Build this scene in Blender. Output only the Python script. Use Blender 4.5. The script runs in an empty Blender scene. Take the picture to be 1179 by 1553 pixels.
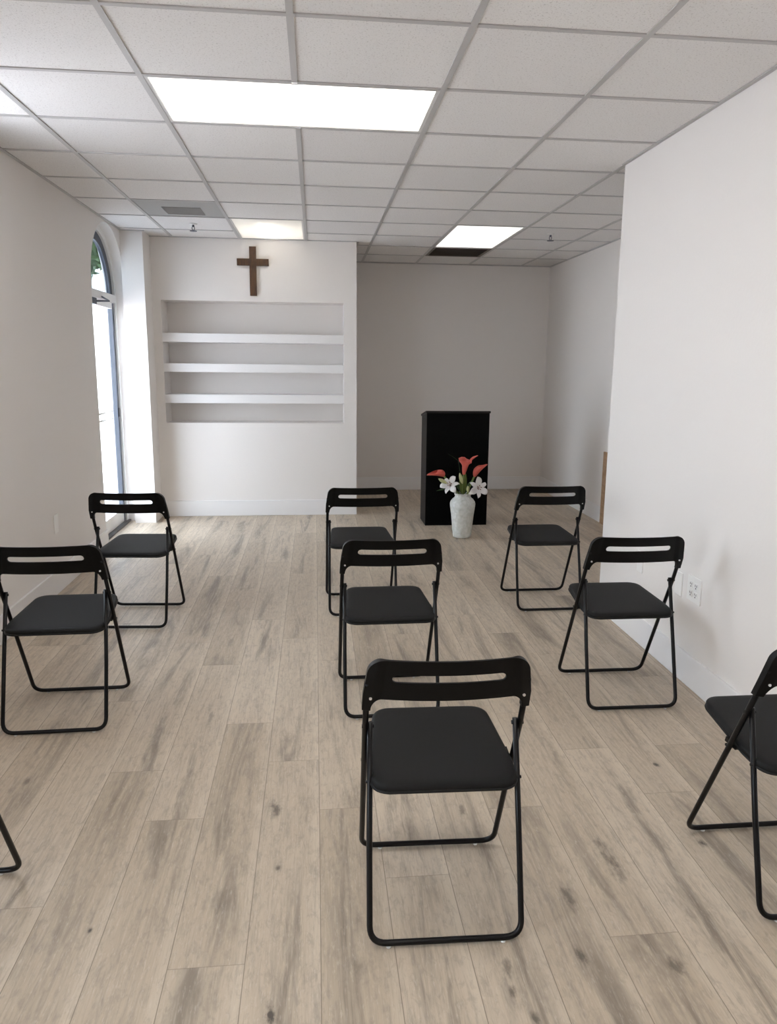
import bpy, bmesh, math, random
from mathutils import Vector, Matrix
from mathutils.geometry import tessellate_polygon
PI = math.pi
random.seed(7)

# ------------------------------------------------------------------ camera, world, light, exposure
sc = bpy.context.scene
C = bpy.data.collections.new('scene'); sc.collection.children.link(C)

CAM_H = 1.4844
FPX, CXP, CYP = 1153.99, 604.48, 769.51
cam_d = bpy.data.cameras.new('camera'); cam = bpy.data.objects.new('camera', cam_d); C.objects.link(cam)
cam_d.sensor_fit = 'AUTO'; cam_d.sensor_width = 36.0; cam_d.lens = FPX * 36.0 / 1553.0
cam_d.shift_x = (589.5 - CXP) / 1553.0; cam_d.shift_y = (CYP - 776.5) / 1553.0
cam_d.clip_start = 0.02; cam_d.clip_end = 300
rx = Vector((0.9942004, -0.1070448, 0.0103435)); ux = Vector((0.0098657, 0.1865563, 0.9823947)); fx = Vector((0.1070899, 0.9765952, -0.1865305))
m = Matrix((rx, ux, -fx)).transposed().to_4x4(); m.translation = Vector((0, 0, CAM_H))
cam.matrix_world = m
sc.camera = cam

EXPOSURE = 0.44
SKY = (0.845, 0.885, 1.03, 1); SKY_STRENGTH = 8.0
SUN_STRENGTH = 26.0
LIGHT_NEAR = 1.9; LIGHT_FAR = 0.92; LIGHT_TUBE = 260.0; LIGHT_BACK_FILL = 5.0  # the last feeds unseen ceiling panels added to lift the near floor
sc.view_settings.view_transform = 'Standard'; sc.view_settings.look = 'None'
sc.view_settings.exposure = EXPOSURE; sc.view_settings.gamma = 1.0; sc.view_settings.use_curve_mapping = False
w = bpy.data.worlds.new('world'); sc.world = w; w.use_nodes = True
w.node_tree.nodes['Background'].inputs[0].default_value = SKY
w.node_tree.nodes['Background'].inputs[1].default_value = SKY_STRENGTH
cy = sc.cycles
cy.use_denoising = True
try: cy.denoiser = 'OPENIMAGEDENOISE'
except Exception: pass
cy.max_bounces = 12; cy.diffuse_bounces = 8; cy.glossy_bounces = 4; cy.transmission_bounces = 8; cy.transparent_max_bounces = 12
cy.sample_clamp_indirect = 8.0
cy.caustics_reflective = False; cy.caustics_refractive = False

sd = bpy.data.lights.new('sun', 'SUN'); sd.energy = SUN_STRENGTH; sd.angle = .01; sd.color = (1, .965, .95)
so = bpy.data.objects.new('sun', sd); C.objects.link(so)       # high sun from the far side of the building: it lights the paving, not the room
so.rotation_euler = Vector((-.35, .25, -.9)).to_track_quat('-Z', 'Y').to_euler()
DOORS = [6.70, 0.46]                      # arched doorways on the left wall; the second is added, unseen, for near light
WINDOW_Y, SILL = 3.62, 1.05               # arched window between them, out of frame
for yc in DOORS + [WINDOW_Y]:                          # daylight comes in through the glass doors
    ld = bpy.data.lights.new('door_portal', 'AREA'); ld.shape = 'RECTANGLE'; ld.size = 1.1; ld.size_y = 2.6
    ld.cycles.is_portal = True
    lo = bpy.data.objects.new('door_portal', ld); C.objects.link(lo)
    lo.matrix_world = Matrix.Translation((-1.90, yc, 1.3)) @ Matrix(((0, 0, -1, 0), (1, 0, 0, 0), (0, 1, 0, 0), (0, 0, 0, 1)))
    lo.rotation_euler = (PI / 2, 0, -PI / 2) ; lo.location = (-1.90, yc, 1.3)

# ------------------------------------------------------------------ helpers
def tag(o, label=None, cat=None, group=None, kind=None):
    if label: o['label'] = label
    if cat: o['category'] = cat
    if group: o['group'] = group
    if kind: o['kind'] = kind
    return o
def obj(name, bm, mat, parent=None, smooth=False, bevel=0):
    me = bpy.data.meshes.new(name)
    bmesh.ops.recalc_face_normals(bm, faces=bm.faces)
    if smooth:
        for f in bm.faces: f.smooth = True
    bm.to_mesh(me); bm.free()
    for mm in (mat if isinstance(mat, (list, tuple)) else [mat]): me.materials.append(mm)
    o = bpy.data.objects.new(name, me); C.objects.link(o)
    if parent: o.parent = parent
    if bevel:
        b = o.modifiers.new('bevel', 'BEVEL'); b.width = bevel; b.segments = 3; b.limit_method = 'ANGLE'; b.angle_limit = 0.7
    return o
def thing(name, label, cat, loc=(0, 0, 0), rz=0, group=None):
    o = bpy.data.objects.new(name, None); C.objects.link(o); o.location = loc; o.rotation_euler = (0, 0, rz)
    o.empty_display_size = 0.1
    return tag(o, label, cat, group)
def struct(name, bm, mat, parent=None, **k):
    o = obj(name, bm, mat, parent, **k)
    if not parent: o['kind'] = 'structure'
    return o
def copy_tree(o, parent=None):
    c = o.copy(); C.objects.link(c)
    if parent: c.parent = parent
    for ch in list(o.children): copy_tree(ch, c)
    return c
def box(bm, x0, x1, y0, y1, z0, z1, mi=0):
    v = [bm.verts.new((x, y, z)) for x in (x0, x1) for y in (y0, y1) for z in (z0, z1)]
    fs = []
    for q in ((0, 1, 3, 2), (4, 6, 7, 5), (0, 4, 5, 1), (2, 3, 7, 6), (0, 2, 6, 4), (1, 5, 7, 3)):
        f = bm.faces.new([v[i] for i in q]); f.material_index = mi; fs.append(f)
    return v
def quad(bm, pts, mi=0):
    f = bm.faces.new([bm.verts.new(p) for p in pts]); f.material_index = mi; return f
def B(): return bmesh.new()
def sweep(bm, pts, r, n=12, cap=True, closed=False):
    pts = [Vector(p) for p in pts]; rings = []
    t0 = (pts[1] - pts[0]).normalized()
    ref = Vector((0, 0, 1)) if abs(t0.z) < 0.9 else Vector((1, 0, 0))
    u = (ref - t0 * ref.dot(t0)).normalized()
    for i, p in enumerate(pts):
        a = pts[max(i - 1, 0)]; b = pts[min(i + 1, len(pts) - 1)]
        t = (b - a).normalized(); u = (u - t * u.dot(t)).normalized(); v = t.cross(u)
        rr = r[i] if isinstance(r, (list, tuple)) else r
        rings.append([bm.verts.new(p + (u * math.cos(2 * PI * k / n) + v * math.sin(2 * PI * k / n)) * rr) for k in range(n)])
    for a, b in zip(rings, rings[1:]):
        for k in range(n):
            f = bm.faces.new((a[k], a[(k + 1) % n], b[(k + 1) % n], b[k])); f.smooth = True
    if cap: bm.faces.new(rings[0][::-1]); bm.faces.new(rings[-1])
def fillet(P, R, seg=8):
    """polyline with the inner corners rounded to radius R"""
    P = [Vector(p) for p in P]; out = [P[0]]
    for i in range(1, len(P) - 1):
        a = (P[i - 1] - P[i]); b = (P[i + 1] - P[i]); la, lb = a.length, b.length
        a.normalize(); b.normalize(); ang = a.angle(b); r = R[i - 1] if isinstance(R, (list, tuple)) else R
        d = min(r / math.tan(ang / 2), la * .49, lb * .49)
        p0 = P[i] + a * d; p2 = P[i] + b * d
        for k in range(seg + 1):
            t = k / seg
            out.append(p0.lerp(P[i], t).lerp(P[i].lerp(p2, t), t))
    out.append(P[-1]); return out
def lathe(bm, prof, n=40, c=(0, 0, 0)):
    rings = []
    for r, z in prof:
        rings.append([bm.verts.new((c[0] + r * math.cos(2 * PI * k / n), c[1] + r * math.sin(2 * PI * k / n), c[2] + z)) for k in range(n)])
    for a, b in zip(rings, rings[1:]):
        for k in range(n):
            f = bm.faces.new((a[k], a[(k + 1) % n], b[(k + 1) % n], b[k])); f.smooth = True
    bm.faces.new(rings[0][::-1]); bm.faces.new(rings[-1])
def prism(bm, outline, axis, a, b, hole=None):
    """closed 2D outline (with an optional hole) extruded along an axis (0: outline is (y,z); 1: (x,z); 2: (x,y))"""
    def P(u, v, w):
        return (w, u, v) if axis == 0 else ((u, w, v) if axis == 1 else (u, v, w))
    loops = [outline] + ([hole] if hole else []); va = []; vb = []
    for L in loops:
        na = [bm.verts.new(P(u, v, a)) for u, v in L]; nb = [bm.verts.new(P(u, v, b)) for u, v in L]; n = len(na)
        for i in range(n): bm.faces.new((na[i], nb[i], nb[(i + 1) % n], na[(i + 1) % n]))
        va += na; vb += nb
    for t in tessellate_polygon([[Vector((u, v, 0)) for u, v in L] for L in loops]):
        bm.faces.new([va[k] for k in t]); bm.faces.new([vb[k] for k in t][::-1])

# ------------------------------------------------------------------ materials
def mat(name, col, rough=.5, metal=0, bump=None, spec=.5):
    m = bpy.data.materials.new(name); m.use_nodes = True; nt = m.node_tree; b = nt.nodes['Principled BSDF']
    b.inputs['Base Color'].default_value = (*col, 1); b.inputs['Roughness'].default_value = rough; b.inputs['Metallic'].default_value = metal
    b.inputs['Specular IOR Level'].default_value = spec
    if bump:
        sc_, st, dist = bump
        tc = nt.nodes.new('ShaderNodeTexCoord'); n = nt.nodes.new('ShaderNodeTexNoise'); n.inputs['Scale'].default_value = sc_; n.inputs['Detail'].default_value = 4
        bp = nt.nodes.new('ShaderNodeBump'); bp.inputs['Strength'].default_value = st; bp.inputs['Distance'].default_value = dist
        nt.links.new(tc.outputs['Object'], n.inputs['Vector']); nt.links.new(n.outputs['Fac'], bp.inputs['Height']); nt.links.new(bp.outputs[0], b.inputs['Normal'])
    return m
class N:                                   # small node-building helper
    def __init__(s, m): s.nt = m.node_tree
    def new(s, t, **k):
        n = s.nt.nodes.new(t)
        for a, v in k.items(): setattr(n, a, v)
        return n
    def inp(s, sock, v):
        if hasattr(v, 'is_linked') or isinstance(v, bpy.types.NodeSocket): s.nt.links.new(v, sock)
        else: sock.default_value = v
    def math(s, op, a, b=0.0, c=None, clamp=False):
        n = s.new('ShaderNodeMath', operation=op, use_clamp=clamp); s.inp(n.inputs[0], a); s.inp(n.inputs[1], b)
        if c is not None: s.inp(n.inputs[2], c)
        return n.outputs[0]
    def mix(s, f, a, b, bt='MIX'):
        n = s.new('ShaderNodeMix', data_type='RGBA', blend_type=bt); s.inp(n.inputs[0], f); s.inp(n.inputs[6], a); s.inp(n.inputs[7], b)
        return n.outputs[2]
    def noise(s, vec, scale, detail=3, rough=.5, dist=0):
        n = s.new('ShaderNodeTexNoise'); s.inp(n.inputs['Vector'], vec); n.inputs['Scale'].default_value = scale; n.inputs['Detail'].default_value = detail
        n.inputs['Roughness'].default_value = rough; n.inputs['Distortion'].default_value = dist
        return n.outputs['Fac']
    def smooth(s, v, a, b, o0=0.0, o1=1.0):
        n = s.new('ShaderNodeMapRange', interpolation_type='SMOOTHSTEP'); s.inp(n.inputs[0], v)
        for i, q in enumerate((a, b, o0, o1)): n.inputs[i + 1].default_value = q
        return n.outputs[0]

WALL = (0.80, 0.77, 0.745)
m_wall = mat('wall_paint', WALL, .75, bump=(55, .25, .002), spec=.3)
m_trim = mat('baseboard_paint', (.82, .81, .81), .45)
m_grid = mat('ceiling_grid_metal', (.47, .46, .455), .45)
m_black_plastic = mat('black_plastic', (.0012, .0012, .0013), .42, bump=(900, .15, .0005), spec=.18)
m_tube = mat('black_tube_lacquer', (.0015, .0012, .0018), .32, spec=.28)
m_vinyl = mat('charcoal_vinyl', (.0072, .0072, .0072), .6, bump=(500, .35, .0006), spec=.22)
m_pipe = mat('black_piping', (.004, .004, .004), .5, spec=.3)
m_steel = mat('bright_steel', (.75, .75, .74), .3, .9)
m_foot = mat('clear_plastic_foot', (.75, .74, .72), .35)
m_white_frame = mat('white_frame_paint', (.80, .80, .79), .4)
m_alu = mat('grey_aluminium', (.09, .10, .125), .5, .1)
m_dark_alu = mat('dark_threshold_metal', (.10, .10, .11), .5, .4)
m_plate = mat('white_plate_plastic', (.84, .83, .81), .35)
m_slot = mat('dark_slot', (.04, .04, .045), .6)
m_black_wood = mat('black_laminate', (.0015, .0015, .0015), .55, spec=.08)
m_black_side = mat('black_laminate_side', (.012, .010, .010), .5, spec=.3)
m_light_frame = mat('light_frame_metal', (.62, .61, .60), .5)

def ceiling_tile():
    m = mat('ceiling_tile', (.70, .68, .67), .9, spec=.1); n = N(m); b = m.node_tree.nodes['Principled BSDF']
    tc = n.new('ShaderNodeTexCoord').outputs['Object']
    a = n.noise(tc, 130, 2, .6); c = n.noise(tc, 330, 2, .5)
    s1 = n.smooth(a, .58, .68); s2 = n.smooth(c, .57, .68)
    sp = n.math('MAXIMUM', s1, n.math('MULTIPLY', s2, .6))
    r = n.new('ShaderNodeAttribute', attribute_name='rnd').outputs['Fac']
    base = n.mix(r, (.76, .745, .735, 1), (.82, .805, .79, 1))
    col = n.mix(n.math('MULTIPLY', sp, .45), base, (.40, .37, .35, 1))
    n.inp(b.inputs['Base Color'], col)
    bp = n.new('ShaderNodeBump'); bp.inputs['Strength'].default_value = .3; bp.inputs['Distance'].default_value = .002; bp.invert = True
    n.inp(bp.inputs['Height'], sp); n.inp(b.inputs['Normal'], bp.outputs[0])
    return m
m_tile = ceiling_tile()

KNOTS = [(-.148, 2.364, .022, .05, .8), (-.126, 2.054, .010, .016, .8), (-.115, 1.53, .016, .03, 1), (-.607, 1.846, .008, .012, .9), (-1.04, 2.62, .012, .035, .7),
 (.095, 1.651, .02, .035, .55), (.70, 1.852, .018, .06, .75), (.665, 1.639, .014, .03, .8), (.887, 1.579, .030, .035, .75), (.882, 1.99, .022, .09, .75), (.875, 2.08, .016, .05, .7),
 (1.205, 2.05, .012, .022, .9), (1.27, 2.53, .010, .016, .9), (.465, 1.615, .014, .03, .7), (.458, 1.54, .011, .02, .8), (.49, 1.46, .012, .02, .8),
 (.48, 2.30, .012, .035, .7), (-.50, 5.0, .02, .10, .5), (-.467, 3.95, .02, .10, .5), (-.70, 4.12, .014, .05, .5), (-.652, 2.95, .02, .22, .55),
 (-.454, 3.06, .012, .10, .6), (-.30, 2.28, .03, .12, .45), (-.29, 1.93, .03, .05, .45), (-.27, 1.60, .03, .12, .4), (.07, 2.09, .018, .10, .4), (.10, 1.81, .02, .12, .35),
 (.91, 2.6, .02, .16, .5), (-.47, 2.5, .02, .08, .35), (.70, 2.1, .03, .2, .3), (-.33, 4.4, .02, .25, .45), (.82, 3.6, .02, .2, .45), (.6, 5.1, .03, .2, .4), (1.05, 3.9, .02, .2, .35)]
def floor_mat():
    m = mat('oak_vinyl_plank', (.5, .42, .34), .42, spec=.4); n = N(m); b = m.node_tree.nodes['Principled BSDF']
    pos = n.new('ShaderNodeTexCoord').outputs['Object']
    sx = n.new('ShaderNodeSeparateXYZ'); n.inp(sx.inputs[0], pos); X, Y = sx.outputs[0], sx.outputs[1]
    rnd = n.new('ShaderNodeAttribute', attribute_name='rnd').outputs['Fac']
    uv = n.new('ShaderNodeUVMap', uv_map='plank'); su = n.new('ShaderNodeSeparateXYZ'); n.inp(su.inputs[0], uv.outputs[0]); U, V = su.outputs[0], su.outputs[1]
    def vec(kx, ky, kz):
        c = n.new('ShaderNodeCombineXYZ'); n.inp(c.inputs[0], n.math('MULTIPLY', X, kx)); n.inp(c.inputs[1], n.math('MULTIPLY', Y, ky)); n.inp(c.inputs[2], n.math('MULTIPLY', rnd, kz)); return c.outputs[0]
    big = n.noise(vec(9, .9, 40), 1, 5, .66, 1.0)
    mid = n.noise(vec(34, 3.6, 71), 1, 5, .68, 1.2)
    fine = n.noise(vec(190, 9, 93), 1, 3, .6)
    speck = n.noise(vec(170, 38, 31), 1, 3, .6)
    mott = n.noise(vec(55, 22, 17), 1, 4, .7, .5)
    # cathedral figure: distorted stretched bands
    wv = n.new('ShaderNodeTexWave', wave_type='RINGS', rings_direction='SPHERICAL'); n.inp(wv.inputs['Vector'], vec(5, .55, 6)); wv.inputs['Scale'].default_value = 3.5; wv.inputs['Distortion'].default_value = 6; wv.inputs['Detail'].default_value = 3; wv.inputs['Detail Scale'].default_value = 1.6
    base = n.mix(rnd, (.47, .385, .290, 1), (.60, .505, .395, 1))
    centre = n.smooth(n.math('ABSOLUTE', n.math('SUBTRACT', U, .095)), .085, .03)         # figure sits mid-plank, edges stay pale
    base = n.mix(n.math('MULTIPLY', n.smooth(U, .150, .182), .30), base, (.70, .61, .49, 1))
    d1 = n.math('MULTIPLY', n.smooth(big, .47, .70), n.math('ADD', n.math('MULTIPLY', centre, .75), .25))
    col = n.mix(n.math('MULTIPLY', d1, .85), base, (.185, .150, .118, 1))
    col = n.mix(n.math('MULTIPLY', n.smooth(mid, .50, .74), .50), col, (.25, .21, .175, 1))
    col = n.mix(n.math('MULTIPLY', n.math('MULTIPLY', wv.outputs['Fac'], centre), .20), col, (.30, .25, .20, 1))
    col = n.mix(n.math('MULTIPLY', n.smooth(fine, .50, .75), .34), col, (.28, .235, .19, 1))
    col = n.mix(n.math('MULTIPLY', n.smooth(fine, .48, .28), .22), col, (.62, .55, .46, 1))
    col = n.mix(n.math('MULTIPLY', n.smooth(mott, .46, .70), .34), col, (.24, .20, .165, 1))
    col = n.mix(n.math('MULTIPLY', n.smooth(speck, .55, .72), .24), col, (.68, .61, .53, 1))
    wob = n.math('MULTIPLY', n.math('SUBTRACT', n.noise(vec(45, 20, 3), 1, 4, .7), .5), 3.0)
    K = None
    for kx, ky, a, l, s in KNOTS:
        dx = n.math('DIVIDE', n.math('SUBTRACT', X, kx), a); dy = n.math('DIVIDE', n.math('SUBTRACT', Y, ky), l)
        r = n.math('ADD', n.math('SQRT', n.math('ADD', n.math('MULTIPLY', dx, dx), n.math('MULTIPLY', dy, dy))), wob)
        f = n.smooth(r, 1.7, .0, 0, s); f = n.math('MULTIPLY', f, f)
        K = f if K is None else n.math('MAXIMUM', K, f)
    col = n.mix(n.math('MULTIPLY', K, 1.25, clamp=True), col, (.095, .08, .066, 1))
    eu = n.math('MINIMUM', U, n.math('SUBTRACT', .19, U)); ev = n.math('MINIMUM', V, n.math('SUBTRACT', 1.31, V))
    e = n.math('MAXIMUM', n.smooth(eu, .0016, .0006, 0, .75), n.smooth(ev, .0018, .0006, 0, .45))
    col = n.mix(e, col, (.17, .135, .10, 1))
    n.inp(b.inputs['Base Color'], col)
    n.inp(b.inputs['Roughness'], n.smooth(fine, .3, .7, .38, .50))
    bp = n.new('ShaderNodeBump'); bp.inputs['Strength'].default_value = .25; bp.inputs['Distance'].default_value = .001; bp.invert = True
    n.inp(bp.inputs['Height'], n.math('ADD', e, n.math('MULTIPLY', fine, .3))); n.inp(b.inputs['Normal'], bp.outputs[0])
    return m
m_floor = floor_mat()
def wood_mat(name, c1, c2, kx, ky, kz, rough=.45):
    m = mat(name, c1, rough); n = N(m); b = m.node_tree.nodes['Principled BSDF']
    mp = n.new('ShaderNodeMapping'); n.inp(mp.inputs[0], n.new('ShaderNodeTexCoord').outputs['Object']); mp.inputs['Scale'].default_value = (kx, ky, kz)
    f = n.noise(mp.outputs[0], 1, 5, .6, .6); n.inp(b.inputs['Base Color'], n.mix(n.smooth(f, .35, .68), (*c1, 1), (*c2, 1)))
    return m
m_cross = wood_mat('dark_walnut', (.085, .038, .012), (.038, .016, .006), 60, 60, 9)
m_board = wood_mat('tan_wood', (.42, .27, .16), (.32, .19, .10), 30, 8, 30)
def glass_mat(name='window_glass', tint=(.93, .97, .96, 1)):
    m = bpy.data.materials.new(name); m.use_nodes = True; nt = m.node_tree; nt.nodes.clear(); n = N(m)
    o = n.new('ShaderNodeOutputMaterial'); mx = n.new('ShaderNodeMixShader'); t = n.new('ShaderNodeBsdfTransparent'); g = n.new('ShaderNodeBsdfGlossy')
    t.inputs[0].default_value = tint; g.inputs['Roughness'].default_value = .01
    lw = n.new('ShaderNodeLayerWeight'); lw.inputs[0].default_value = .5          # same from both faces of the pane
    nt.links.new(n.math('ADD', n.math('MULTIPLY', n.math('POWER', lw.outputs['Facing'], 5.0), .45), .02), mx.inputs[0]); nt.links.new(t.outputs[0], mx.inputs[1]); nt.links.new(g.outputs[0], mx.inputs[2]); nt.links.new(mx.outputs[0], o.inputs[0])
    return m
m_glass = glass_mat(); m_tint = glass_mat('tinted_glass', (.52, .57, .58, 1))
def emit_mat(name, col, s):
    m = mat(name, (.85, .85, .82), .5); b = m.node_tree.nodes['Principled BSDF']
    b.inputs['Emission Color'].default_value = (*col, 1); b.inputs['Emission Strength'].default_value = s; return m
WARM = (1, .955, .89)
m_em_near = emit_mat('lit_diffuser', WARM, LIGHT_NEAR); m_em_far = emit_mat('lit_diffuser_far', (1, .98, .94), LIGHT_FAR)
m_tube_em = emit_mat('lit_tube', (1, .97, .93), LIGHT_TUBE)
m_em_fill = emit_mat('fill_diffuser_back', WARM, LIGHT_BACK_FILL)
def opal():
    m = bpy.data.materials.new('opal_diffuser'); m.use_nodes = True; nt = m.node_tree; nt.nodes.clear(); n = N(m)
    o = n.new('ShaderNodeOutputMaterial'); mx = n.new('ShaderNodeMixShader'); mx.inputs[0].default_value = .45
    d = n.new('ShaderNodeBsdfDiffuse'); d.inputs[0].default_value = (.85, .84, .81, 1); t = n.new('ShaderNodeBsdfTranslucent'); t.inputs[0].default_value = (.95, .94, .92, 1)
    nt.links.new(d.outputs[0], mx.inputs[1]); nt.links.new(t.outputs[0], mx.inputs[2]); nt.links.new(mx.outputs[0], o.inputs[0]); return m
m_opal = opal()

# ------------------------------------------------------------------ the room shell
H = 2.5876
XL, XR, YR, YB, XB, YA, XRA = -1.672, 1.742, 4.388, 7.434, .397, 8.902, 2.710
YF = -2.2                                   # wall behind the camera
XC, YC = -1.483, 7.13                       # column in the back left corner
T = .18                                     # thickness of the outer wall
R_ARCH, Z_SPR = .54, 2.035

# floor: individual planks in one mesh
bm = B(); uvl = bm.loops.layers.uv.new('plank'); rl = bm.faces.layers.float.new('rnd')
PW, PL = .19, 1.31
PH = {0: 2.347, -1: 2.677, -2: 1.69, -3: 2.332, -4: 2.652, -5: 1.95, 4: 1.692, 5: 2.67, 6: 2.341, 1: 1.98, 2: 2.70, 3: 2.30}
rr = random.Random(3)
kx0 = math.floor((XL - .4) / PW)
for k in range(kx0, int((XRA + .2) / PW) + 1):
    ph = PH.get(k, rr.choice((1.69, 2.02, 2.34, 2.67)))
    j = math.floor((YF - ph) / PL)
    while ph + j * PL < YA + .1:
        x0, x1, y0, y1 = k * PW, (k + 1) * PW, ph + j * PL, ph + (j + 1) * PL
        f = quad(bm, [(x0, y0, 0), (x1, y0, 0), (x1, y1, 0), (x0, y1, 0)])
        f[rl] = rr.random()
        for lp, q in zip(f.loops, ((0, 0), (PW, 0), (PW, PL), (0, PL))): lp[uvl].uv = q
        j += 1
bmesh.ops.bisect_plane(bm, geom=bm.verts[:] + bm.edges[:] + bm.faces[:], plane_co=(XL - T + .02, 0, 0), plane_no=(-1, 0, 0), clear_outer=True)
bmesh.ops.bisect_plane(bm, geom=bm.verts[:] + bm.edges[:] + bm.faces[:], plane_co=(0, YF - .05, 0), plane_no=(0, -1, 0), clear_outer=True)
for f in bm.faces:
    if f.normal.z < 0: f.normal_flip()
floor = obj('floor', bm, m_floor); floor['kind'] = 'structure'

# ceiling: tiles in one mesh, T-bar grid and wall angle
GX0, GW, GY0, GL = -.677, .6063, 2.7405, .6113
def gx(i): return GX0 + i * GW
def gy(j): return GY0 + j * GL
HOLES = {(0, 1), (1, 1), (-1, 5), (0, 6), (0, 7), (3, 6), (3, 7), (3, 8), (0, -5), (1, -5), (0, -2), (1, -2)}
bm = B(); rl = bm.faces.layers.float.new('rnd')
cx0, cx1, cy0, cy1 = XL, XRA, YF, YA
for i in range(-3, 7):
    for j in range(-9, 12):
        if (i, j) in HOLES: continue
        x0, x1, y0, y1 = max(gx(i), cx0), min(gx(i + 1), cx1), max(gy(j), cy0), min(gy(j + 1), cy1)
        if x1 - x0 < .01 or y1 - y0 < .01: continue
        v = box(bm, x0, x1, y0, y1, H + .004, H + .02)
        for f in bm.faces[-6:] if False else list({f for vv in v for f in vv.link_faces}): f[rl] = random.random() * .9
ceiling = obj('ceiling', bm, m_tile); ceiling['kind'] = 'structure'
def inside(x, y):
    return (cx0 < x < cx1) and (cy0 < y < cy1)
bm = B()
hw = .012
for i in range(-1, 6):
    x = gx(i); segs = []
    for j in range(-9, 12):
        if i == 1 and j in (1, -5, -2): continue                     # the lights span two columns
        y0, y1 = max(gy(j), cy0), min(gy(j + 1), cy1)
        if y1 > y0 and cx0 < x < cx1: box(bm, x - hw, x + hw, y0, y1, H - .001, H + .012)
for j in range(-8, 12):
    y = gy(j)
    if not cy0 < y < cy1: continue
    for i in range(-3, 7):
        if (i, j) in {(0, 7), (3, 7)}: continue
        x0, x1 = max(gx(i), cx0), min(gx(i + 1), cx1)
        if x1 - x0 > .01: box(bm, x0 + (hw if x0 > cx0 else 0), x1 - (hw if x1 < cx1 else 0), y - .011, y + .011, H - .0006, H + .012)
a = .02
for q in ((XL, XL + a, YF, YC), (XR - a, XR, YF, YR), (XB, XRA, YA - a, YA), (XRA - a, XRA, YR, YA), (XC, XB, YB - a, YB), (XB - 0, XB + a, YB, YA), (XL, XC + a, YC - a, YC), (XR, XRA, YR, YR + a)):
    box(bm, *q, H - .002, H + .010)
obj('ceiling_grid', bm, m_grid, ceiling)

# left wall with arched doorways, one outline without holes
out = [(YF - .1, 0)]
for yc in sorted(DOORS):
    out.append((yc - R_ARCH, 0))
    for k in range(33):
        a = PI - PI * k / 32; out.append((yc + R_ARCH * math.cos(a), Z_SPR + R_ARCH * math.sin(a)))
    out.append((yc + R_ARCH, 0))
out += [(YB + .1, 0), (YB + .1, H + .06), (YF - .1, H + .06)]
win = [(WINDOW_Y - R_ARCH, SILL)] + [(WINDOW_Y + R_ARCH * math.cos(PI - PI * k / 32), Z_SPR + R_ARCH * math.sin(PI * k / 32)) for k in range(33)] + [(WINDOW_Y + R_ARCH, SILL)]
bm = B(); prism(bm, out, 0, XL, XL - T, win)
struct('wall_left', bm, m_wall)
bm = B(); box(bm, XL, XC, YC, YB, 0, H + .05); struct('wall_column', bm, m_wall)

# back wall with the recessed niche and three flush shelves
NX0, NX1, NZ0, NZ1, ND = -1.408, .275, .904, 2.032, .30
bm = B()
def wq(x0, x1, z0, z1): quad(bm, [(x0, YB, z0), (x1, YB, z0), (x1, YB, z1), (x0, YB, z1)])
HT = H + .05
wq(XL - .1, NX0, 0, HT); wq(NX1, XB, 0, HT); wq(NX0, NX1, 0, NZ0); wq(NX0, NX1, NZ1, HT)
quad(bm, [(NX0, YB + ND, NZ0), (NX1, YB + ND, NZ0), (NX1, YB + ND, NZ1), (NX0, YB + ND, NZ1)])
quad(bm, [(NX0, YB, NZ0), (NX0, YB + ND, NZ0), (NX0, YB + ND, NZ1), (NX0, YB, NZ1)])
quad(bm, [(NX1, YB, NZ0), (NX1, YB + ND, NZ0), (NX1, YB + ND, NZ1), (NX1, YB, NZ1)])
quad(bm, [(NX0, YB, NZ0), (NX1, YB, NZ0), (NX1, YB + ND, NZ0), (NX0, YB + ND, NZ0)])
quad(bm, [(NX0, YB, NZ1), (NX1, YB, NZ1), (NX1, YB + ND, NZ1), (NX0, YB + ND, NZ1)])
quad(bm, [(XB, YB, 0), (XB, YA + .1, 0), (XB, YA + .1, HT), (XB, YB, HT)])
quad(bm, [(XL - .1, YA + .1, 0), (XB, YA + .1, 0), (XB, YA + .1, HT), (XL - .1, YA + .1, HT)])
quad(bm, [(XL - .1, YB, 0), (XL - .1, YA + .1, 0), (XL - .1, YA + .1, HT), (XL - .1, YB, HT)])
quad(bm, [(XL - .1, YB, HT), (XB, YB, HT), (XB, YA + .1, HT), (XL - .1, YA + .1, HT)])
bmesh.ops.remove_doubles(bm, verts=bm.verts[:], dist=1e-5)
wb = struct('wall_back', bm, m_wall)
for z0, z1 in ((1.655, 1.737), (1.380, 1.459), (1.090, 1.172)):
    bm = B(); box(bm, NX0, NX1, YB, YB + ND, z0, z1); obj('niche_shelf', bm, m_trim, wb, bevel=.002)

bm = B(); box(bm, XB, XRA + .12, YA, YA + .1, 0, HT); struct('wall_alcove', bm, m_wall)
bm = B(); box(bm, XRA, XRA + .12, YR, YA, 0, HT); struct('wall_alcove_right', bm, m_wall)
bm = B(); box(bm, XR, XRA + .12, YF - .1, YR, 0, HT); struct('wall_right', bm, m_wall)
bm = B(); box(bm, XL, XR, YF - .1, YF, 0, HT); struct('wall_behind', bm, m_wall)

def baseboard(name, x0, x1, y0, y1):
    bm = B(); box(bm, x0, x1, y0, y1, 0, .152); struct(name, bm, m_trim, bevel=.004)
bt = .014
DY = [(YF, DOORS[1] - R_ARCH), (DOORS[1] + R_ARCH, DOORS[0] - R_ARCH)]
bm = B()
for y0, y1 in DY: box(bm, XL, XL + bt, y0, y1, 0, .152)
struct('baseboard_left', bm, m_trim, bevel=.004)
baseboard('baseboard_right', XR - bt, XR, YF, YR + bt)
baseboard('baseboard_back', XC, XB, YB - bt, YB)
baseboard('baseboard_alcove', XB, XRA, YA - bt, YA)
baseboard('baseboard_alcove_right', XRA - bt, XRA, YR, YA - bt)

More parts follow.
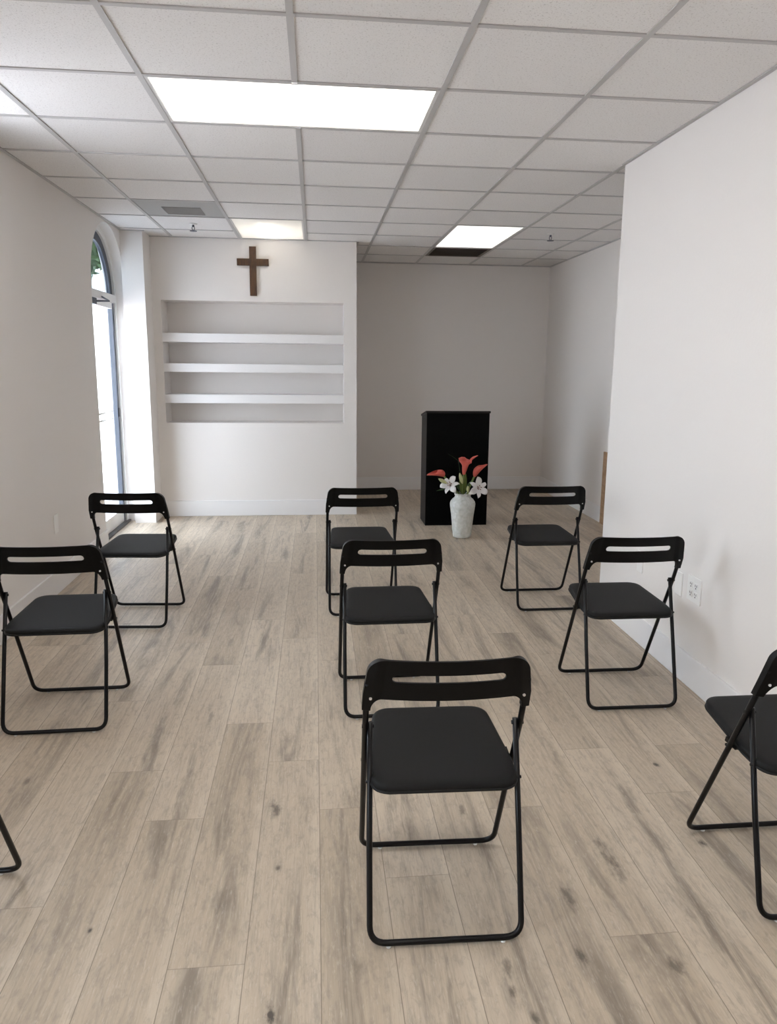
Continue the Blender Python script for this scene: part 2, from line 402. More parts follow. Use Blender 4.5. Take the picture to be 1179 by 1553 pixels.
# ------------------------------------------------------------------ arched glass doors in the left wall
def arch_ring(bm, yc, ro, ri, x0, x1, zb=0.0, ry=None):
    """frame: jambs from zb up and a half-ring above"""
    o = [(yc - ro, zb)] + [(yc + ro * math.cos(PI - PI * k / 32), Z_SPR + ro * math.sin(PI * k / 32)) for k in range(33)] + [(yc + ro, zb)]
    i = [(yc + ri, zb)] + [(yc + ri * math.cos(PI * k / 32), Z_SPR + ri * math.sin(PI * k / 32)) for k in range(33)] + [(yc - ri, zb)]
    prism(bm, o + i, 0, x0, x1)
def arched_door(n, yc):
    xa, xb = XL - .155, XL - .085                               # frame depth
    bm = B(); arch_ring(bm, yc, R_ARCH, R_ARCH - .05, xa, xb)
    box(bm, xa, xb, yc - R_ARCH + .05, yc + R_ARCH - .05, Z_SPR - .055, Z_SPR + .01)
    d = struct('door_%d' % n, bm, m_white_frame)
    r = R_ARCH - .05; xm = (xa + xb) / 2
    bm = B(); o = [(yc - r, Z_SPR + .01), (yc + r, Z_SPR + .01)] + [(yc + r * math.cos(PI * k / 32), Z_SPR + r * math.sin(PI * k / 32)) for k in range(1, 32)]
    prism(bm, o, 0, xm - .003, xm + .003); obj('transom_glass', bm, m_tint, d)
    bm = B(); arch_ring(bm, yc, r, r - .075, xm - .015, xm + .015, Z_SPR + .01); obj('transom_shade_ring', bm, m_alu, d)  # dark ring stands in for the shaded reveal of the outer arch
    bm = B(); z1 = Z_SPR - .06; s = .055
    y0, y1 = yc - r + .004, yc + r - .004
    box(bm, xm - .02, xm + .02, y0, y0 + s, .02, z1)
    box(bm, xm - .02, xm + .02, y0 + s, y1 - s, .02, .02 + .12); box(bm, xm - .02, xm + .02, y0 + s, y1 - s, z1 - .05, z1)
    leaf = obj('door_leaf', bm, m_white_frame, d)
    bm = B(); box(bm, xm - .02, xm + .02, y1 - s, y1, .02, z1); obj('door_stile', bm, m_alu, leaf)
    bm = B(); box(bm, xm - .004, xm + .004, y0 + s, y1 - s, .14, z1 - .05); obj('door_glass', bm, m_glass, leaf)
    bm = B(); box(bm, xm + .02, xm + .028, y1 - .045, y1 - .020, .98, 1.06); obj('latch', bm, m_slot, leaf)
    bm = B()
    for z in (.99, 1.05): sweep(bm, [(xm + .05, y0 + .1, z), (xm + .05, y1 - .35, z)], .008)
    for y in (y0 + .12, y1 - .38): box(bm, xm + .015, xm + .055, y - .01, y + .01, .985, 1.055)
    obj('push_bar', bm, m_steel, leaf)
    bm = B(); box(bm, xm + .021, xm + .06, y0 + .06, y0 + .30, z1 - .055, z1 - .005)
    sweep(bm, [(xm + .05, y0 + .28, z1 - .03), (xm + .13, y0 + .40, z1 - .02), (xm + .035, y0 + .55, z1 + .025)], .007)
    obj('door_closer', bm, m_alu, leaf)
    bm = B(); box(bm, XL - T, XL - .062, yc - R_ARCH, yc + R_ARCH, .0005, .016); obj('threshold', bm, m_dark_alu, d)
    return d
for i, yc in enumerate(DOORS): arched_door(i + 1, yc)  # second door is an unseen opening, added to let light onto the near floor

xa, xb = XL - .155, XL - .085; r = R_ARCH - .05
bm = B(); arch_ring(bm, WINDOW_Y, R_ARCH, r, xa, xb, SILL)
box(bm, xa, xb, WINDOW_Y - r, WINDOW_Y + r, SILL, SILL + .05); box(bm, xa, xb, WINDOW_Y - r, WINDOW_Y + r, Z_SPR - .03, Z_SPR + .01)
wn = struct('window_1', bm, m_white_frame)
bm = B(); prism(bm, [(WINDOW_Y - r, SILL + .05), (WINDOW_Y + r, SILL + .05)] + [(WINDOW_Y + r * math.cos(PI * k / 32), Z_SPR + r * math.sin(PI * k / 32)) for k in range(33)], 0, xa + .03, xa + .036)
obj('window_glass', bm, m_glass, wn)

# ------------------------------------------------------------------ outside: paving and a tree in leaf
bm = B(); quad(bm, [(-60, -40, -.03), (XL - T - .001, -40, -.03), (XL - T - .001, 80, -.03), (-60, 80, -.03)])
m_canopy = mat('canopy_grey', (.30, .31, .33), .8)
m_pave = mat('pale_concrete', (.52, .50, .52), .9, bump=(12, .3, .01))
quad(bm, [(XL - T - .001, -40, -.03), (60, -40, -.03), (60, YF - .1, -.03), (XL - T - .001, YF - .1, -.03)])
o = obj('ground', bm, m_pave); o['kind'] = 'structure'
bm = B(); box(bm, -12, -2.2, 12.6, 12.8, -.03, 2.5); struct('wall_outside', bm, m_wall)
bm = B(); box(bm, XL - T - .7, XL - T - .001, YF, 8.3, 2.72, 2.86); struct('trim_1', bm, m_canopy)
m_leaf = mat('tree_leaf', (.05, .10, .025), .6); m_bark = mat('tree_bark', (.12, .085, .06), .9, bump=(20, .8, .02))
def tree(x, y, h, r, label):
    t = thing('tree', label, 'tree', (x, y, -.03))
    bm = B(); sweep(bm, [(0, 0, 0), (.05, .02, h * .3), (-.04, .05, h * .6), (.02, 0, h * .85)], [.16, .12, .09, .03], 10); obj('trunk', bm, m_bark, t)
    bm = B(); rg = random.Random(11)
    for k in range(2600):
        a, b_, c = rg.uniform(0, 2 * PI), rg.uniform(-1, 1), rg.random() ** .4
        p = Vector((math.cos(a) * math.sqrt(1 - b_ * b_), math.sin(a) * math.sqrt(1 - b_ * b_), b_ * .8)) * r * c
        p *= 1 + .25 * math.sin(a * 3 + b_ * 4); p.z += h
        d = Vector((rg.uniform(-1, 1), rg.uniform(-1, 1), rg.uniform(-1, 1))).normalized(); e = d.orthogonal().normalized()
        quad(bm, [p - d * .11, p + e * .05, p + d * .11, p - e * .05])
    obj('foliage', bm, m_leaf, t)
tree(-3.95, 14.4, 3.7, .8, 'green leafy tree outside, seen through the arched transom of the far door')

# ------------------------------------------------------------------ folding chairs
WM, WR, DF, ZT = .207, .199, .4097, .0125
YP, ZP = .1425, .545
m_sheen = m_black_plastic
def smoothstep(t): t = max(0, min(1, t)); return t * t * (3 - 2 * t)
def seat_outline(g=0.0, n=7):
    P = [(-.190 - g, .066 - g), (.190 + g, .066 - g), (.192 + g, .17), (.170 + g, .448 + g), (-.170 - g, .448 + g), (-.192 - g, .17)]
    Rr = [.045, .045, .15, .055, .055, .15]; out = []
    for i in range(6):
        p = Vector((*P[i], 0)); a = (Vector((*P[i - 1], 0)) - p); b = Vector((*P[(i + 1) % 6], 0)) - p
        la, lb = a.length, b.length; a.normalize(); b.normalize(); d = min(Rr[i] / math.tan(a.angle(b) / 2), la * .45, lb * .45)
        for k in range(n + 1):
            t = k / n; q = (p + a * d).lerp(p, t).lerp(p.lerp(p + b * d, t), t)
            # slightly bowed front and rear edges
            out.append([q.x, q.y])
    for q in out:
        if q[1] > .30: q[1] += .010 * (1 - (q[0] / .17) ** 2) * smoothstep((q[1] - .30) / .1)
        if q[1] < .12: q[1] -= .012 * (1 - (q[0] / .19) ** 2) * smoothstep((.12 - q[1]) / .05)
    return out
def seat_z(x, y): return .423 + (y - .066) * .068 - .004 * math.cos(min(1, abs(x) / .19) * PI / 2) 
def make_chair(label):
    t = thing('folding_chair', label, 'chair', group='black folding chairs set out in rows')
    # main frame: back posts run down to the front feet
    def on(z): return DF - (DF - YP) * (z - ZT) / (ZP - ZT)
    pts = [(-WM + .003, on(.70) + .004, .70), (-WM, on(ZP), ZP), (-WM, DF, ZT), (WM, DF, ZT), (WM, on(ZP), ZP), (WM - .003, on(.70) + .004, .70)]
    bm = B(); sweep(bm, fillet(pts, [.3, .045, .045, .3]), .0082, 14); obj('front_frame', bm, m_tube, t)
    pts = [(-WR + .005, YP + .002, ZP + .012), (-WR + .001, YP * .5, ZP * .5), (-WR, 0, ZT), (WR, 0, ZT), (WR - .001, YP * .5, ZP * .5), (WR - .005, YP + .002, ZP + .012)]
    bm = B(); sweep(bm, fillet(pts, [.3, .045, .045, .3]), .0080, 14); obj('rear_frame', bm, m_tube, t)
    # seat pad
    bm = B(); o = seat_outline(); n = len(o); cxx, cyy = 0, .25
    lay = [(-.030, -.022), (0, -.022), (.0035, -.016), (.0035, -.006), (0, -.001), (-.010, .0015), (-.03, .0025)]
    rings = []
    for g, dz in lay:
        ring = []
        for x, y in o:
            v = Vector((x - cxx, y - cyy)); L = v.length; v = v * ((L + g) / L); X, Y = v.x + cxx, v.y + cyy
            ring.append(bm.verts.new((X, Y, seat_z(X, Y) + dz)))
        rings.append(ring)
    for a, b in zip(rings, rings[1:]):
        for k in range(n):
            f = bm.faces.new((a[k], a[(k + 1) % n], b[(k + 1) % n], b[k])); f.smooth = True
    prev = rings[-1]
    for s in (.75, .5, .25):
        ring = []
        for v in rings[-1]:
            X, Y = cxx + (v.co.x - cxx) * s, cyy + (v.co.y - cyy) * s
            ring.append(bm.verts.new((X, Y, seat_z(X, Y) + .0025)))
        for k in range(n):
            f = bm.faces.new((prev[k], prev[(k + 1) % n], ring[(k + 1) % n], ring[k])); f.smooth = True
        prev = ring
    f = bm.faces.new(prev); f.smooth = True; bm.faces.new(rings[0][::-1])
    seat = obj('seat', bm, m_vinyl, t)
    bm = B(); ps = []
    for x, y in o + [o[0], o[1]]:
        v = Vector((x, y - cyy)); L = v.length; v = v * ((L + .0025) / L); ps.append((v.x, v.y + cyy, seat_z(v.x, v.y + cyy) - .020))
    sweep(bm, ps, .0042, 8, cap=False); obj('piping', bm, m_pipe, seat)
    # brackets that carry the seat
    for s in (-1, 1):
        bm = B(); yb = on(.395)
        prism(bm, [(yb - .022, .402), (yb + .035, .402), (yb + .030, .418), (yb - .03, .412)], 0, s * .186, s * .199)
        sweep(bm, [(s * .180, yb, .408), (s * .2158, yb, .408)], .0045, 8); obj('bracket', bm, m_tube, t)
        bm = B(); sweep(bm, [(s * .184, YP, ZP), (s * .2158, YP, ZP)], .0055, 10); obj('pivot_bolt', bm, m_tube, t)
        bm = B(); sweep(bm, [(s * .176, .104, .408), (s * .2065, .104, .408)], .0045, 8); obj('bracket', bm, m_tube, t)
    # backrest shell
    W0 = .2175; SL = .150; zt, zb, ztail = .768, .651, .612
    xs = sorted({round(v, 5) for v in [i * .0105 - .1995 for i in range(39)] + [s * q for s in (-1, 1) for q in (.204, .208, .211, .214, .2165, W0, .150, .1495, .148, .1455, .142, .196, .1945, .192, .187, .184, .181, .178, .175, .171)]})
    def ztop(x):
        q = abs(x) - (W0 - .038); return zt - (0 if q <= 0 else .038 - math.sqrt(max(0, .038 ** 2 - q * q)))
    def zbot(x):
        q = abs(x)
        if q <= .170: return zb
        if q < .196: k = (q - .170) / .026; return zb - .039 * (1 - math.sqrt(max(0, 1 - k * k)))
        return ztail
    def slot(x):
        q = abs(x); h = .0115; zc = .7155
        if q >= SL: return zc, zc
        e = SL - q
        hh = h if e > h * 1.2 else h * math.sqrt(max(0, 1 - (1 - e / (h * 1.2)) ** 2))
        return zc - hh, zc + hh
    def bend(x, z, off):
        k = (z - .65) / .118
        xx = x * (1 - .078 * max(0, min(1.2, k)))
        y_e = on(z) if z < .65 else on(.65) + (.055 - on(.65)) * k
        bow = .030 * (1 - (x / W0) ** 2)
        return (xx, y_e - bow + off, z)
    bm = B(); cols = []
    for x in xs:
        zc0, zc1 = slot(x); th = .0045 + .0070 * smoothstep((abs(x) - .165) / .03)
        zz = [zbot(x), (zbot(x) * .5 + zc0 * .5), zc0, zc1, (zc1 + ztop(x)) / 2, ztop(x)]
        cols.append(([bm.verts.new(bend(x, z, -th)) for z in zz], [bm.verts.new(bend(x, z, th)) for z in zz], zc1 - zc0 > 1e-5))
    for (a, b, ha), (c, d, hb) in zip(cols, cols[1:]):
        for i in range(5):
            if i == 2:
                if ha and hb:
                    bm.faces.new((a[2], c[2], d[2], b[2])); bm.faces.new((a[3], b[3], d[3], c[3])); continue
                if ha or hb:                                   # triangular tip
                    bm.faces.new((a[2], c[2], d[2], b[2])); bm.faces.new((a[3], b[3], d[3], c[3])); continue
                continue
            bm.faces.new((a[i], c[i], c[i + 1], a[i + 1])); bm.faces.new((b[i], b[i + 1], d[i + 1], d[i]))
        bm.faces.new((a[0], b[0], d[0], c[0])); bm.faces.new((a[5], c[5], d[5], b[5]))
    for a, b, _ in (cols[0], cols[-1]):
        for i in range(5):
            if i == 2: continue
            bm.faces.new((a[i], a[i + 1], b[i + 1], b[i]))
    bmesh.ops.remove_doubles(bm, verts=bm.verts[:], dist=2e-5)
    for f in bm.faces: f.smooth = True
    back = obj('backrest', bm, m_black_plastic, t, bevel=.0022)
    wn = back.modifiers.new('normals', 'WEIGHTED_NORMAL')
    for s in (-1, 1):
        bm = B(); p = Vector(bend(s * .197, .655, -.0105)); sweep(bm, [p, p + Vector((0, -.003, 0))], .0038, 10); obj('screw', bm, m_steel, back)
    for yy in (0, DF):
        for s in (-1, 1):
            bm = B(); sweep(bm, [(s * .150, yy, 0.0), (s * .150, yy, .005)], .0065, 10); obj('foot', bm, m_foot, t)
    return t
CH = [
 (.3246, 1.7081, -.0276, 'black folding chair in the middle column, nearest and largest of all the chairs'),
 (.3124, 2.9995, .0102, 'black folding chair directly behind the nearest chair, second of the middle column'),
 (.2720, 4.3317, .0101, 'farthest black folding chair of the middle column, left of the black lectern'),
 (1.3685, 2.9845, -.0123, 'black folding chair beside the wall outlets, against the white partition wall'),
 (1.4147, 4.3363, .0001, 'small black folding chair right of the white vase, near the partition corner'),
 (1.3871, 1.7046, -.0046, 'black folding chair cut off by the right edge of the photo'),
 (-1.0466, 4.2100, -.0693, 'farthest black folding chair on the left, in front of the bright arched glass door'),
 (-1.0577, 2.9743, .0208, 'black folding chair at the left photo edge, second from the door'),
 (-1.071, 1.690, .0200, 'black folding chair at the lower left edge of which only the front frame corner shows'),
]
first = make_chair(CH[0][3])
for i, (x, y, a, lab) in enumerate(CH):
    c = first if i == 0 else copy_tree(first)
    c.location = (x, y, 0); c.rotation_euler = (0, 0, a); c['label'] = lab

# ------------------------------------------------------------------ ceiling fixtures
def troffer(x0, x1, y0, y1, label, em):
    t = thing('ceiling_light', label, 'ceiling light', ((x0 + x1) / 2, (y0 + y1) / 2, H))
    a, b = (x1 - x0) / 2 - hw, (y1 - y0) / 2 - .011; f = .014
    bm = B()
    for q in ((-a, a, -b, -b + f), (-a, a, b - f, b), (-a, -a + f, -b + f, b - f), (a - f, a, -b + f, b - f)): box(bm, *q, .001, .03)
    obj('frame', bm, m_light_frame, t)
    bm = B(); box(bm, -a, a, -b, b, .085, .10); box(bm, -a, -a + .004, -b, b, .03, .085); box(bm, a - .004, a, -b, b, .03, .085); box(bm, -a, a, -b, -b + .004, .03, .085); box(bm, -a, a, b - .004, b, .03, .085)
    obj('housing', bm, m_light_frame, t)
    bm = B(); box(bm, -a + f, a - f, -b + f, b - f, .006, .010); obj('diffuser', bm, em, t)
    return t, a, b
troffer(gx(0), gx(2), gy(1), gy(2), 'large bright rectangular ceiling light, nearest of the three', m_em_near)
troffer(gx(3), gx(4), gy(6), gy(8), 'bright ceiling light near the alcove, above the lectern side', m_em_far)
troffer(gx(0), gx(2), gy(-5), gy(-4), 'added rectangular fill light, unseen, farthest behind the viewer', m_em_fill)  # this and the next panel are added behind the camera as fill light
troffer(gx(0), gx(2), gy(-2), gy(-1), 'added rectangular fill light, unseen, just behind the viewer', m_em_fill)
t, a, b = troffer(gx(0), gx(1), gy(6), YB + .011, 'dim ceiling panel with one glowing spot, directly above the wooden cross', m_opal)
bm = B(); sweep(bm, [(.0, -.22, .045), (.0, b - .06, .045)], .013, 12); obj('lamp_tube', bm, m_tube_em, t)
# air vents
m_vent = mat('vent_grey', (.40, .40, .39), .6, bump=(400, .6, .002)); m_vent_d = mat('vent_brown', (.13, .105, .09), .6)
t = thing('air_vent', 'flat grey perforated ceiling vent left of the sprinkler, near the arched door', 'air vent', ((gx(-1) + gx(0)) / 2, (gy(5) + gy(6)) / 2, H))
a, b = GW / 2 - hw, GL / 2 - .011
bm = B(); box(bm, -a, a, -b, b, .004, .02); obj('plate', bm, m_vent, t)
bm = B()
for k in range(12): y = -.06 + k * .024; box(bm, -.13, .15, y, y + .012, -.0005, .004)
m_vs = mat('vent_slat_grey', (.29, .285, .275), .6); obj('grille', bm, m_vs, t)
t = thing('air_vent', 'dark brown louvred ceiling vent behind the far ceiling light', 'air vent', ((gx(3) + gx(4)) / 2, (gy(8) + gy(9)) / 2, H))
bm = B(); box(bm, -a, a, -b, b, .03, .04); obj('backing', bm, m_vent_d, t)
bm = B()
for q in ((-a, a, -b, -b + .03), (-a, a, b - .03, b), (-a, -a + .03, -b + .03, b - .03), (a - .03, a, -b + .03, b - .03)): box(bm, *q, 0, .03)
obj('frame', bm, m_vent_d, t)
bm = B()
for k in range(20):
    y = -b + .035 + k * (2 * b - .07) / 20
    quad(bm, [(-a + .03, y, .002), (a - .03, y, .002), (a - .03, y + .014, .024), (-a + .03, y + .014, .024)]); 
obj('louvres', bm, m_vent_d, t)
# sprinklers
for x, y, lab in ((-.985, 6.72, 'small metal sprinkler head hanging from the ceiling tile left of the cross'), (2.03, 6.70, 'small metal sprinkler head right of the far ceiling light')):
    t = thing('sprinkler_head', lab, 'sprinkler', (x, y, H + .004), group='ceiling sprinklers')
    bm = B(); lathe(bm, [(.032, -.003), (.030, -.006), (.012, -.009), (.010, -.012)], 20); obj('escutcheon', bm, m_plate, t)
    bm = B(); sweep(bm, [(0, 0, -.009), (0, 0, -.026)], .009, 10)
    for s in (-1, 1): sweep(bm, [(s * .006, 0, -.022), (s * .011, 0, -.036), (s * .003, 0, -.057)], .003, 6)
    obj('body', bm, m_alu, t)
    bm = B(); lathe(bm, [(.030, -.060), (.030, -.057), (.004, -.054)], 16); obj('deflector', bm, m_alu, t)

# ------------------------------------------------------------------ cross on the back wall
bm = B()
cx_, ct, cb, cw = -.562, 2.522, 2.083, .031
prism(bm, [(-cw, 0), (cw, 0), (cw, .30 - cw + .0), (.145, .30 - cw), (.145, .30 + cw), (cw, .30 + cw), (cw, .439), (-cw, .439), (-cw, .30 + cw), (-.145, .30 + cw), (-.145, .30 - cw), (-cw, .30 - cw)], 1, -.011, .011)
o = obj('cross', bm, m_cross, bevel=.002); o.location = (cx_, YB - .0115, cb); tag(o, 'dark brown wooden cross hanging on the white back wall above the niche', 'cross')

# ------------------------------------------------------------------ lectern
t = thing('lectern', 'tall black box lectern standing behind the white vase', 'lectern', (1.294, 6.857, 0))
W2, HB, HF, DD = .2895, 1.060, 1.000, .335
for s in (-1, 1):
    bm = B(); x0, x1 = (s * W2, s * (W2 - .02))
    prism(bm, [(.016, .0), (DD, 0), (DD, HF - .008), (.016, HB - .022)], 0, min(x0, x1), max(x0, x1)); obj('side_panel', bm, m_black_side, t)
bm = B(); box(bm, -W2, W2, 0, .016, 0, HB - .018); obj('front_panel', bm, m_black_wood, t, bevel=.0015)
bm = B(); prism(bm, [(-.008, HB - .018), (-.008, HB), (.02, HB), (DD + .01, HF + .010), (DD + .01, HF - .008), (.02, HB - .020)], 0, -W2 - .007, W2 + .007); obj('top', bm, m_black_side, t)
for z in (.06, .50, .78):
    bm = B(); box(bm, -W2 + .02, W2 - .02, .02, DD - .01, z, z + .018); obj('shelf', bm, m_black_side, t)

# ------------------------------------------------------------------ vase with flowers
VX, VY = 1.2585, 6.378
def vase_mat():
    m = mat('white_relief_glaze', (.62, .64, .60), .28); n = N(m); b = m.node_tree.nodes['Principled BSDF']
    tc = n.new('ShaderNodeTexCoord').outputs['Object']
    v = n.new('ShaderNodeTexVoronoi', feature='SMOOTH_F1'); n.inp(v.inputs['Vector'], tc); v.inputs['Scale'].default_value = 42
    v2 = n.noise(tc, 60, 3)
    h = n.math('ADD', v.outputs['Distance'], n.math('MULTIPLY', v2, .4))
    bp = n.new('ShaderNodeBump'); bp.inputs['Strength'].default_value = 1.0; bp.inputs['Distance'].default_value = .012; n.inp(bp.inputs['Height'], h); n.inp(b.inputs['Normal'], bp.outputs[0])
    n.inp(b.inputs['Base Color'], n.mix(n.smooth(h, .4, .9), (.72, .735, .71, 1), (.62, .64, .60, 1)))
    return m
bm = B()
prof = [(.001, .0), (.066, 0), (.076, .004), (.080, .02), (.088, .10), (.098, .20), (.108, .27), (.110, .295), (.105, .315), (.090, .335), (.074, .348), (.068, .358), (.067, .366), (.072, .374), (.074, .382), (.070, .387), (.062, .385), (.058, .370), (.058, .350), (.080, .325), (.09, .28), (.07, .05), (.001, .03)]
lathe(bm, prof, 48); o = obj('vase', bm, vase_mat()); o.location = (VX, VY, 0)
tag(o, 'white relief-patterned vase on the floor in front of the black lectern', 'vase')
m_coral = mat('coral_petal', (.62, .125, .095), .5, bump=(60, .5, .004)); m_coral_d = mat('red_petal_throat', (.34, .02, .02), .5)
m_white_petal = mat('white_petal', (.78, .77, .76), .5); m_green = mat('green_stem', (.16, .22, .06), .5); m_bud = mat('pale_bud', (.50, .52, .26), .5)
m_sta = mat('stamen_brown', (.22, .07, .03), .6); m_dleaf = mat('dark_leaf', (.04, .08, .03), .5)
for mm in (m_coral, m_white_petal, m_green, m_dleaf):
    mm.node_tree.nodes['Principled BSDF'].inputs['Specular IOR Level'].default_value = .3
def WP(u, v, dy=0.0):      # point of the bouquet measured on the vase: (across, up) in metres from the rim centre
    return Vector((u, dy, v))
def strand(bm, p0, p1, r0, r1, bow=.02):
    p0, p1 = Vector(p0), Vector(p1); mid = (p0 + p1) / 2 + Vector((0, 0, bow))
    pts = [p0.lerp(mid, t).lerp(mid.lerp(p1, t), t) for t in [k / 6 for k in range(7)]]
    sweep(bm, pts, [r0 + (r1 - r0) * k / 6 for k in range(7)], 8)
def frame_of(d):
    d = Vector(d).normalized(); a = d.orthogonal().normalized(); return d, a, d.cross(a)
def calla(bm, base, d, L, R, lip, ruffle=.0, curl=0.0, hood=False):
    """trumpet spathe: opens from a narrow base to a flared oblique rim; lip = direction of the long pointed side"""
    d = Vector(d).normalized(); lipv = Vector(lip); lipv = (lipv - d * lipv.dot(d)).normalized(); s = d.cross(lipv)
    nt_, na = 12, 24; rings = []
    for i in range(nt_ + 1):
        t = i / nt_; ring = []
        for k in range(na):
            a = 2 * PI * k / na; ca = math.cos(a)
            le = L * t * (.78 + .22 * (ca * .5 + .5) ** 2 * 1.15)
            if hood: rad = R * (.14 + .80 * t ** .8) * (1 - .30 * max(0, t - .60) ** 1.4 / .277)
            else: rad = R * (.13 + .40 * t ** .8 + .60 * max(0, t - .6) ** 1.3 * 2.2) * (1 + ruffle * math.sin(a * 5 + 1) * t ** 3); le += L * ruffle * .9 * math.cos(a * 3 - .3) * max(0, t - .55)
            p = base + d * le + (lipv * ca + s * math.sin(a)) * rad
            p += lipv * curl * t * t
            if ca > .8: p += lipv * R * .15 * max(0, t - .7) / .3 * (ca - .8) / .2
            ring.append(bm.verts.new(p))
        rings.append(ring)
    for a_, b_ in zip(rings, rings[1:]):
        for k in range(na):
            f = bm.faces.new((a_[k], a_[(k + 1) % na], b_[(k + 1) % na], b_[k])); f.smooth = True
def solid(o, t=.0015):
    s = o.modifiers.new('thickness', 'SOLIDIFY'); s.thickness = t; return o
S = .00077
def uvp(u, v, dy=0.0): return Vector(((u - 610) * S, dy, .385 + (640 - v) * S))
FV = (VX, VY, 0)
callas = [
 ('coral calla lily drooping to the left of the vase', uvp(385, 440, -.02), Vector((-.085, -.02, .115)), .100, .066, (-1, -.2, -.7), .06, .062, uvp(585, 640, -.005), True),
 ('tall upright coral flower at the centre top of the bouquet', uvp(612, 425, -.01), Vector((.02, -.02, .19)), .155, .066, (1, -.2, .2), .34, .008, uvp(612, 640, 0), False),
 ('coral calla lily on the right of the bouquet with its mouth turned right', uvp(735, 450, -.01), Vector((.020, -.02, .12)), .128, .052, (1, -.3, -.5), .12, .042, uvp(632, 640, .005), True),
]
for lab, base, d, L, R, lip, ruf, curl, root, hood in callas:
    t = thing('calla_lily', lab, 'flower', FV, group='coral flowers in the vase')
    bm = B(); strand(bm, root - Vector((0, 0, .07)), base + d.normalized() * .01, .006, .0085, .02); obj('stem', bm, m_green, t)
    bm = B(); calla(bm, base, d, L, R, lip, ruf, curl, hood); solid(obj('petal', bm, m_coral, t))
    bm = B(); dn = d.normalized(); sweep(bm, [base + dn * .01, base + dn * L * .35, base + dn * L * .62], [.004, .006, .003], 8); obj('spadix', bm, m_coral_d, t)
def lily(bm, c, nrm, R, rot=0, wide=.27):
    d, a, b_ = frame_of(nrm)
    for k in range(6):
        ang = rot + k * PI / 3; e = a * math.cos(ang) + b_ * math.sin(ang); s = d.cross(e); rows = []
        RR = R * (1 if k % 2 else .9)
        for i in range(9):
            t = i / 8; wd = RR * wide * math.sin(PI * min(1, .10 + .90 * t ** .8)) ** 1.15 * (1.1 if k % 2 else .8)
            out = RR * math.sin(t * 1.5); up = RR * (.40 * math.sin(t * 2.6) - .12 * t * t)
            p = c + e * out + d * up
            rows.append([bm.verts.new(p + s * wd * q + d * (abs(q) * .12 * wd)) for q in (-1, -.5, 0, .5, 1)])
        for r0, r1 in zip(rows, rows[1:]):
            for q in range(4):
                f = bm.faces.new((r0[q], r0[q + 1], r1[q + 1], r1[q])); f.smooth = True
for lab, c, nrm, R, rot, root in (
  ('white lily on the left side of the bouquet', uvp(455, 545, -.06), (-.45, -.8, .6), .092, .3, uvp(590, 640, -.01)),
  ('white lily on the right side of the bouquet, against the lectern', uvp(755, 570, -.06), (.25, -1, .25), .098, .75, uvp(640, 640, -.01))):
    t = thing('white_lily', lab, 'flower', FV, group='white lilies in the vase')
    bm = B(); strand(bm, root - Vector((0, 0, .04)), c - Vector(nrm).normalized() * .004, .005, .006, .030); obj('stem', bm, m_green, t)
    bm = B(); lily(bm, c, nrm, R, rot); solid(obj('petals', bm, m_white_petal, t), .0012)
    bm = B(); d, a, b_ = frame_of(nrm)
    for k in range(5):
        e = a * math.cos(k * 1.257) + b_ * math.sin(k * 1.257); q = c + d * .045 + e * .017
        sweep(bm, [c, c + d * .025 + e * .006, q], [.0013] * 3, 6); sweep(bm, [q - b_ * .006, q + b_ * .006], .003, 6)
    obj('stamens', bm, m_sta, t)
def bud(bm, p0, p1, r):
    p0, p1 = Vector(p0), Vector(p1); sweep(bm, [p0.lerp(p1, k / 8) for k in range(9)], [max(.001, r * math.sin(PI * (.08 + .88 * k / 8)) ** .8) for k in range(9)], 10)
for lab, p0, p1, r, root in (
  ('pale green closed bud on the far left of the bouquet', uvp(410, 515, -.05), uvp(318, 462, -.06), .016, uvp(590, 640, -.02)),
  ('pale green bud standing left of the central coral flower', uvp(590, 520, -.05), uvp(552, 400, -.06), .017, uvp(605, 640, -.02)),
  ('short yellowish bud low at the right of the vase rim', uvp(655, 615, -.055), uvp(648, 545, -.06), .016, uvp(640, 640, -.03))):
    t = thing('lily_bud', lab, 'flower bud', FV, group='closed buds in the bouquet')
    bm = B(); strand(bm, root - Vector((0, 0, .03)), p0, .004, .005, .025); obj('stem', bm, m_green, t)
    bm = B(); bud(bm, p0, p1, r); obj('bud', bm, m_bud, t)
def leaf_strip(bm, p0, p1, wd, bow, side=(0, -1, .3)):
    p0, p1 = Vector(p0), Vector(p1); sd = (p1 - p0).cross(Vector(side)).normalized(); rows = []
    for i in range(9):
        t = i / 8; p = p0.lerp(p1, t) + Vector((0, 0, bow * math.sin(PI * t))); ww = wd * math.sin(PI * (.06 + .92 * t)) ** .8
        rows.append([bm.verts.new(p + sd * ww * q) for q in (-1, 0, 1)])
    for a_, b_ in zip(rows, rows[1:]):
        for q in range(2):
            f = bm.faces.new((a_[q], a_[q + 1], b_[q + 1], b_[q])); f.smooth = True
LEAVES = ((uvp(600, 630), uvp(575, 430, -.01), .018, 0, m_green, 'broad green leaf rising left of the central stem'), (uvp(620, 630), uvp(640, 420, .01), .018, 0, m_green, 'broad green leaf rising right of the central stem'),
  (uvp(590, 630, -.01), uvp(300, 600, -.05), .010, .03, m_dleaf, 'thin dark leaf spreading low to the left'), (uvp(630, 630), uvp(720, 500, .03), .014, .01, m_dleaf, 'dark leaf behind the right white lily'),
  (uvp(600, 630), uvp(520, 520, .03), .014, .01, m_dleaf, 'dark leaf behind the left white lily'))
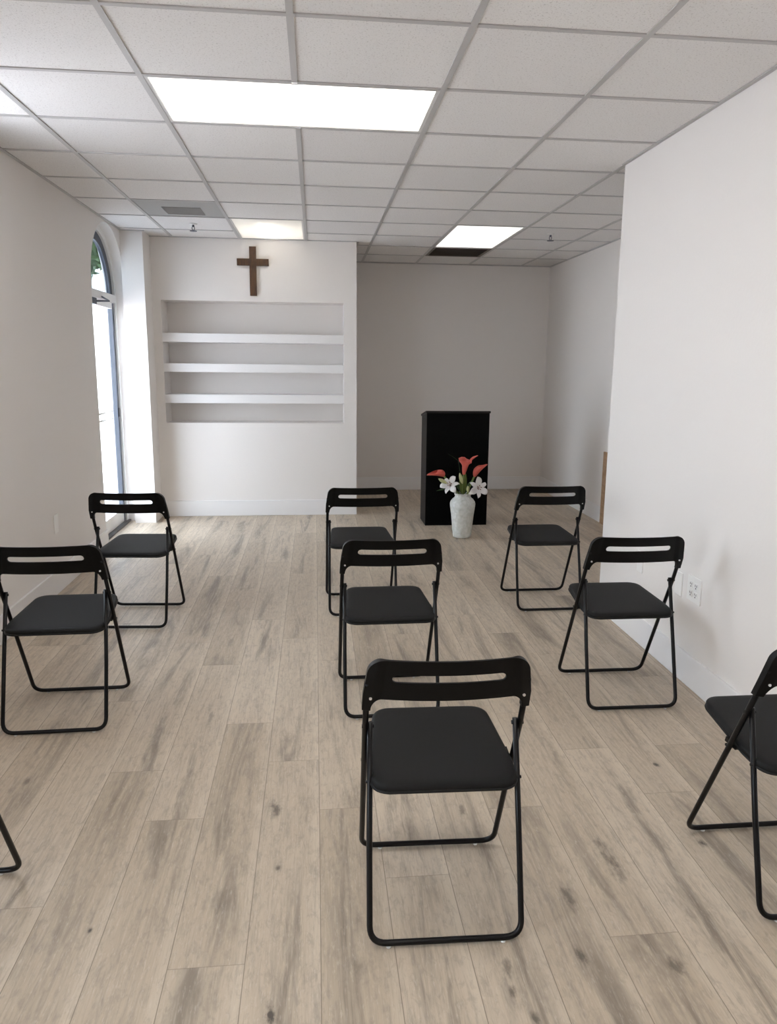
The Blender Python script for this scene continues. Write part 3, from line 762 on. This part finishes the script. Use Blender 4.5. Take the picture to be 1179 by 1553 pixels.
for p0, p1, wd, bow, mm, lab in LEAVES:
    bm = B(); leaf_strip(bm, p0 - Vector((0, 0, .012)), p1, wd, bow); o = solid(obj('flower_leaf', bm, mm), .001); o.location = FV; tag(o, lab, 'leaf', 'leaves in the vase')
bm = B(); strand(bm, uvp(610, 620), uvp(550, 275, 0), .0015, .0012, 0); strand(bm, uvp(550, 275, 0), uvp(428, 195, 0), .0012, .0008, .006)
o = obj('twig', bm, m_dleaf); o.location = FV; tag(o, 'thin dark twig reaching up to the left of the bouquet', 'twig')

# ------------------------------------------------------------------ wall plates and the tan board
def plate(x, y0, y1, z0, z1, side, label, holes, gangs=1):
    """side = +1: faces +X"""
    t = thing('wall_outlet', label, 'outlet', (x, (y0 + y1) / 2, (z0 + z1) / 2))
    a, b = (y1 - y0) / 2, (z1 - z0) / 2
    bm = B(); box(bm, 0, side * .006, -a, a, -b, b); obj('plate', bm, m_plate, t, bevel=.002)
    if holes:
        for g in range(gangs):
            yc = (g - (gangs - 1) / 2) * .046
            for zc in (-.021, .021):
                bm = B(); box(bm, side * .005, side * .009, yc - .016, yc + .016, zc - .015, zc + .015); s = obj('socket', bm, m_plate, t, bevel=.002)
                bm = B()
                for q in (-.007, .007): box(bm, side * .0088, side * .0096, yc + q - .0016, yc + q + .0016, zc - .002, zc + .008)
                box(bm, side * .0088, side * .0096, yc - .003, yc + .003, zc - .012, zc - .006); obj('slots', bm, m_slot, s)
plate(XR, 3.165, 3.290, .405, .525, -1, 'white double wall outlet with dark slots on the partition, right of the chair', True, 2)
plate(XR, 3.345, 3.415, .395, .510, -1, 'blank white wall plate on the partition, left of the double outlet', False)
plate(XR, 3.79, 3.86, .385, .500, -1, 'white wall plate on the partition seen under the chair backrest', False)
plate(XL, 4.965, 5.040, .385, .505, 1, 'white wall plate low on the left wall, before the far left chair', False)
bm = B(); prism(bm, [(5.9, 0), (6.875, 0), (6.875, .685), (5.9, .685)], 0, XRA - .020, XRA - .003)
o = obj('wooden_board', bm, m_board); tag(o, 'low tan wooden board standing against the alcove wall beside the partition corner', 'board')
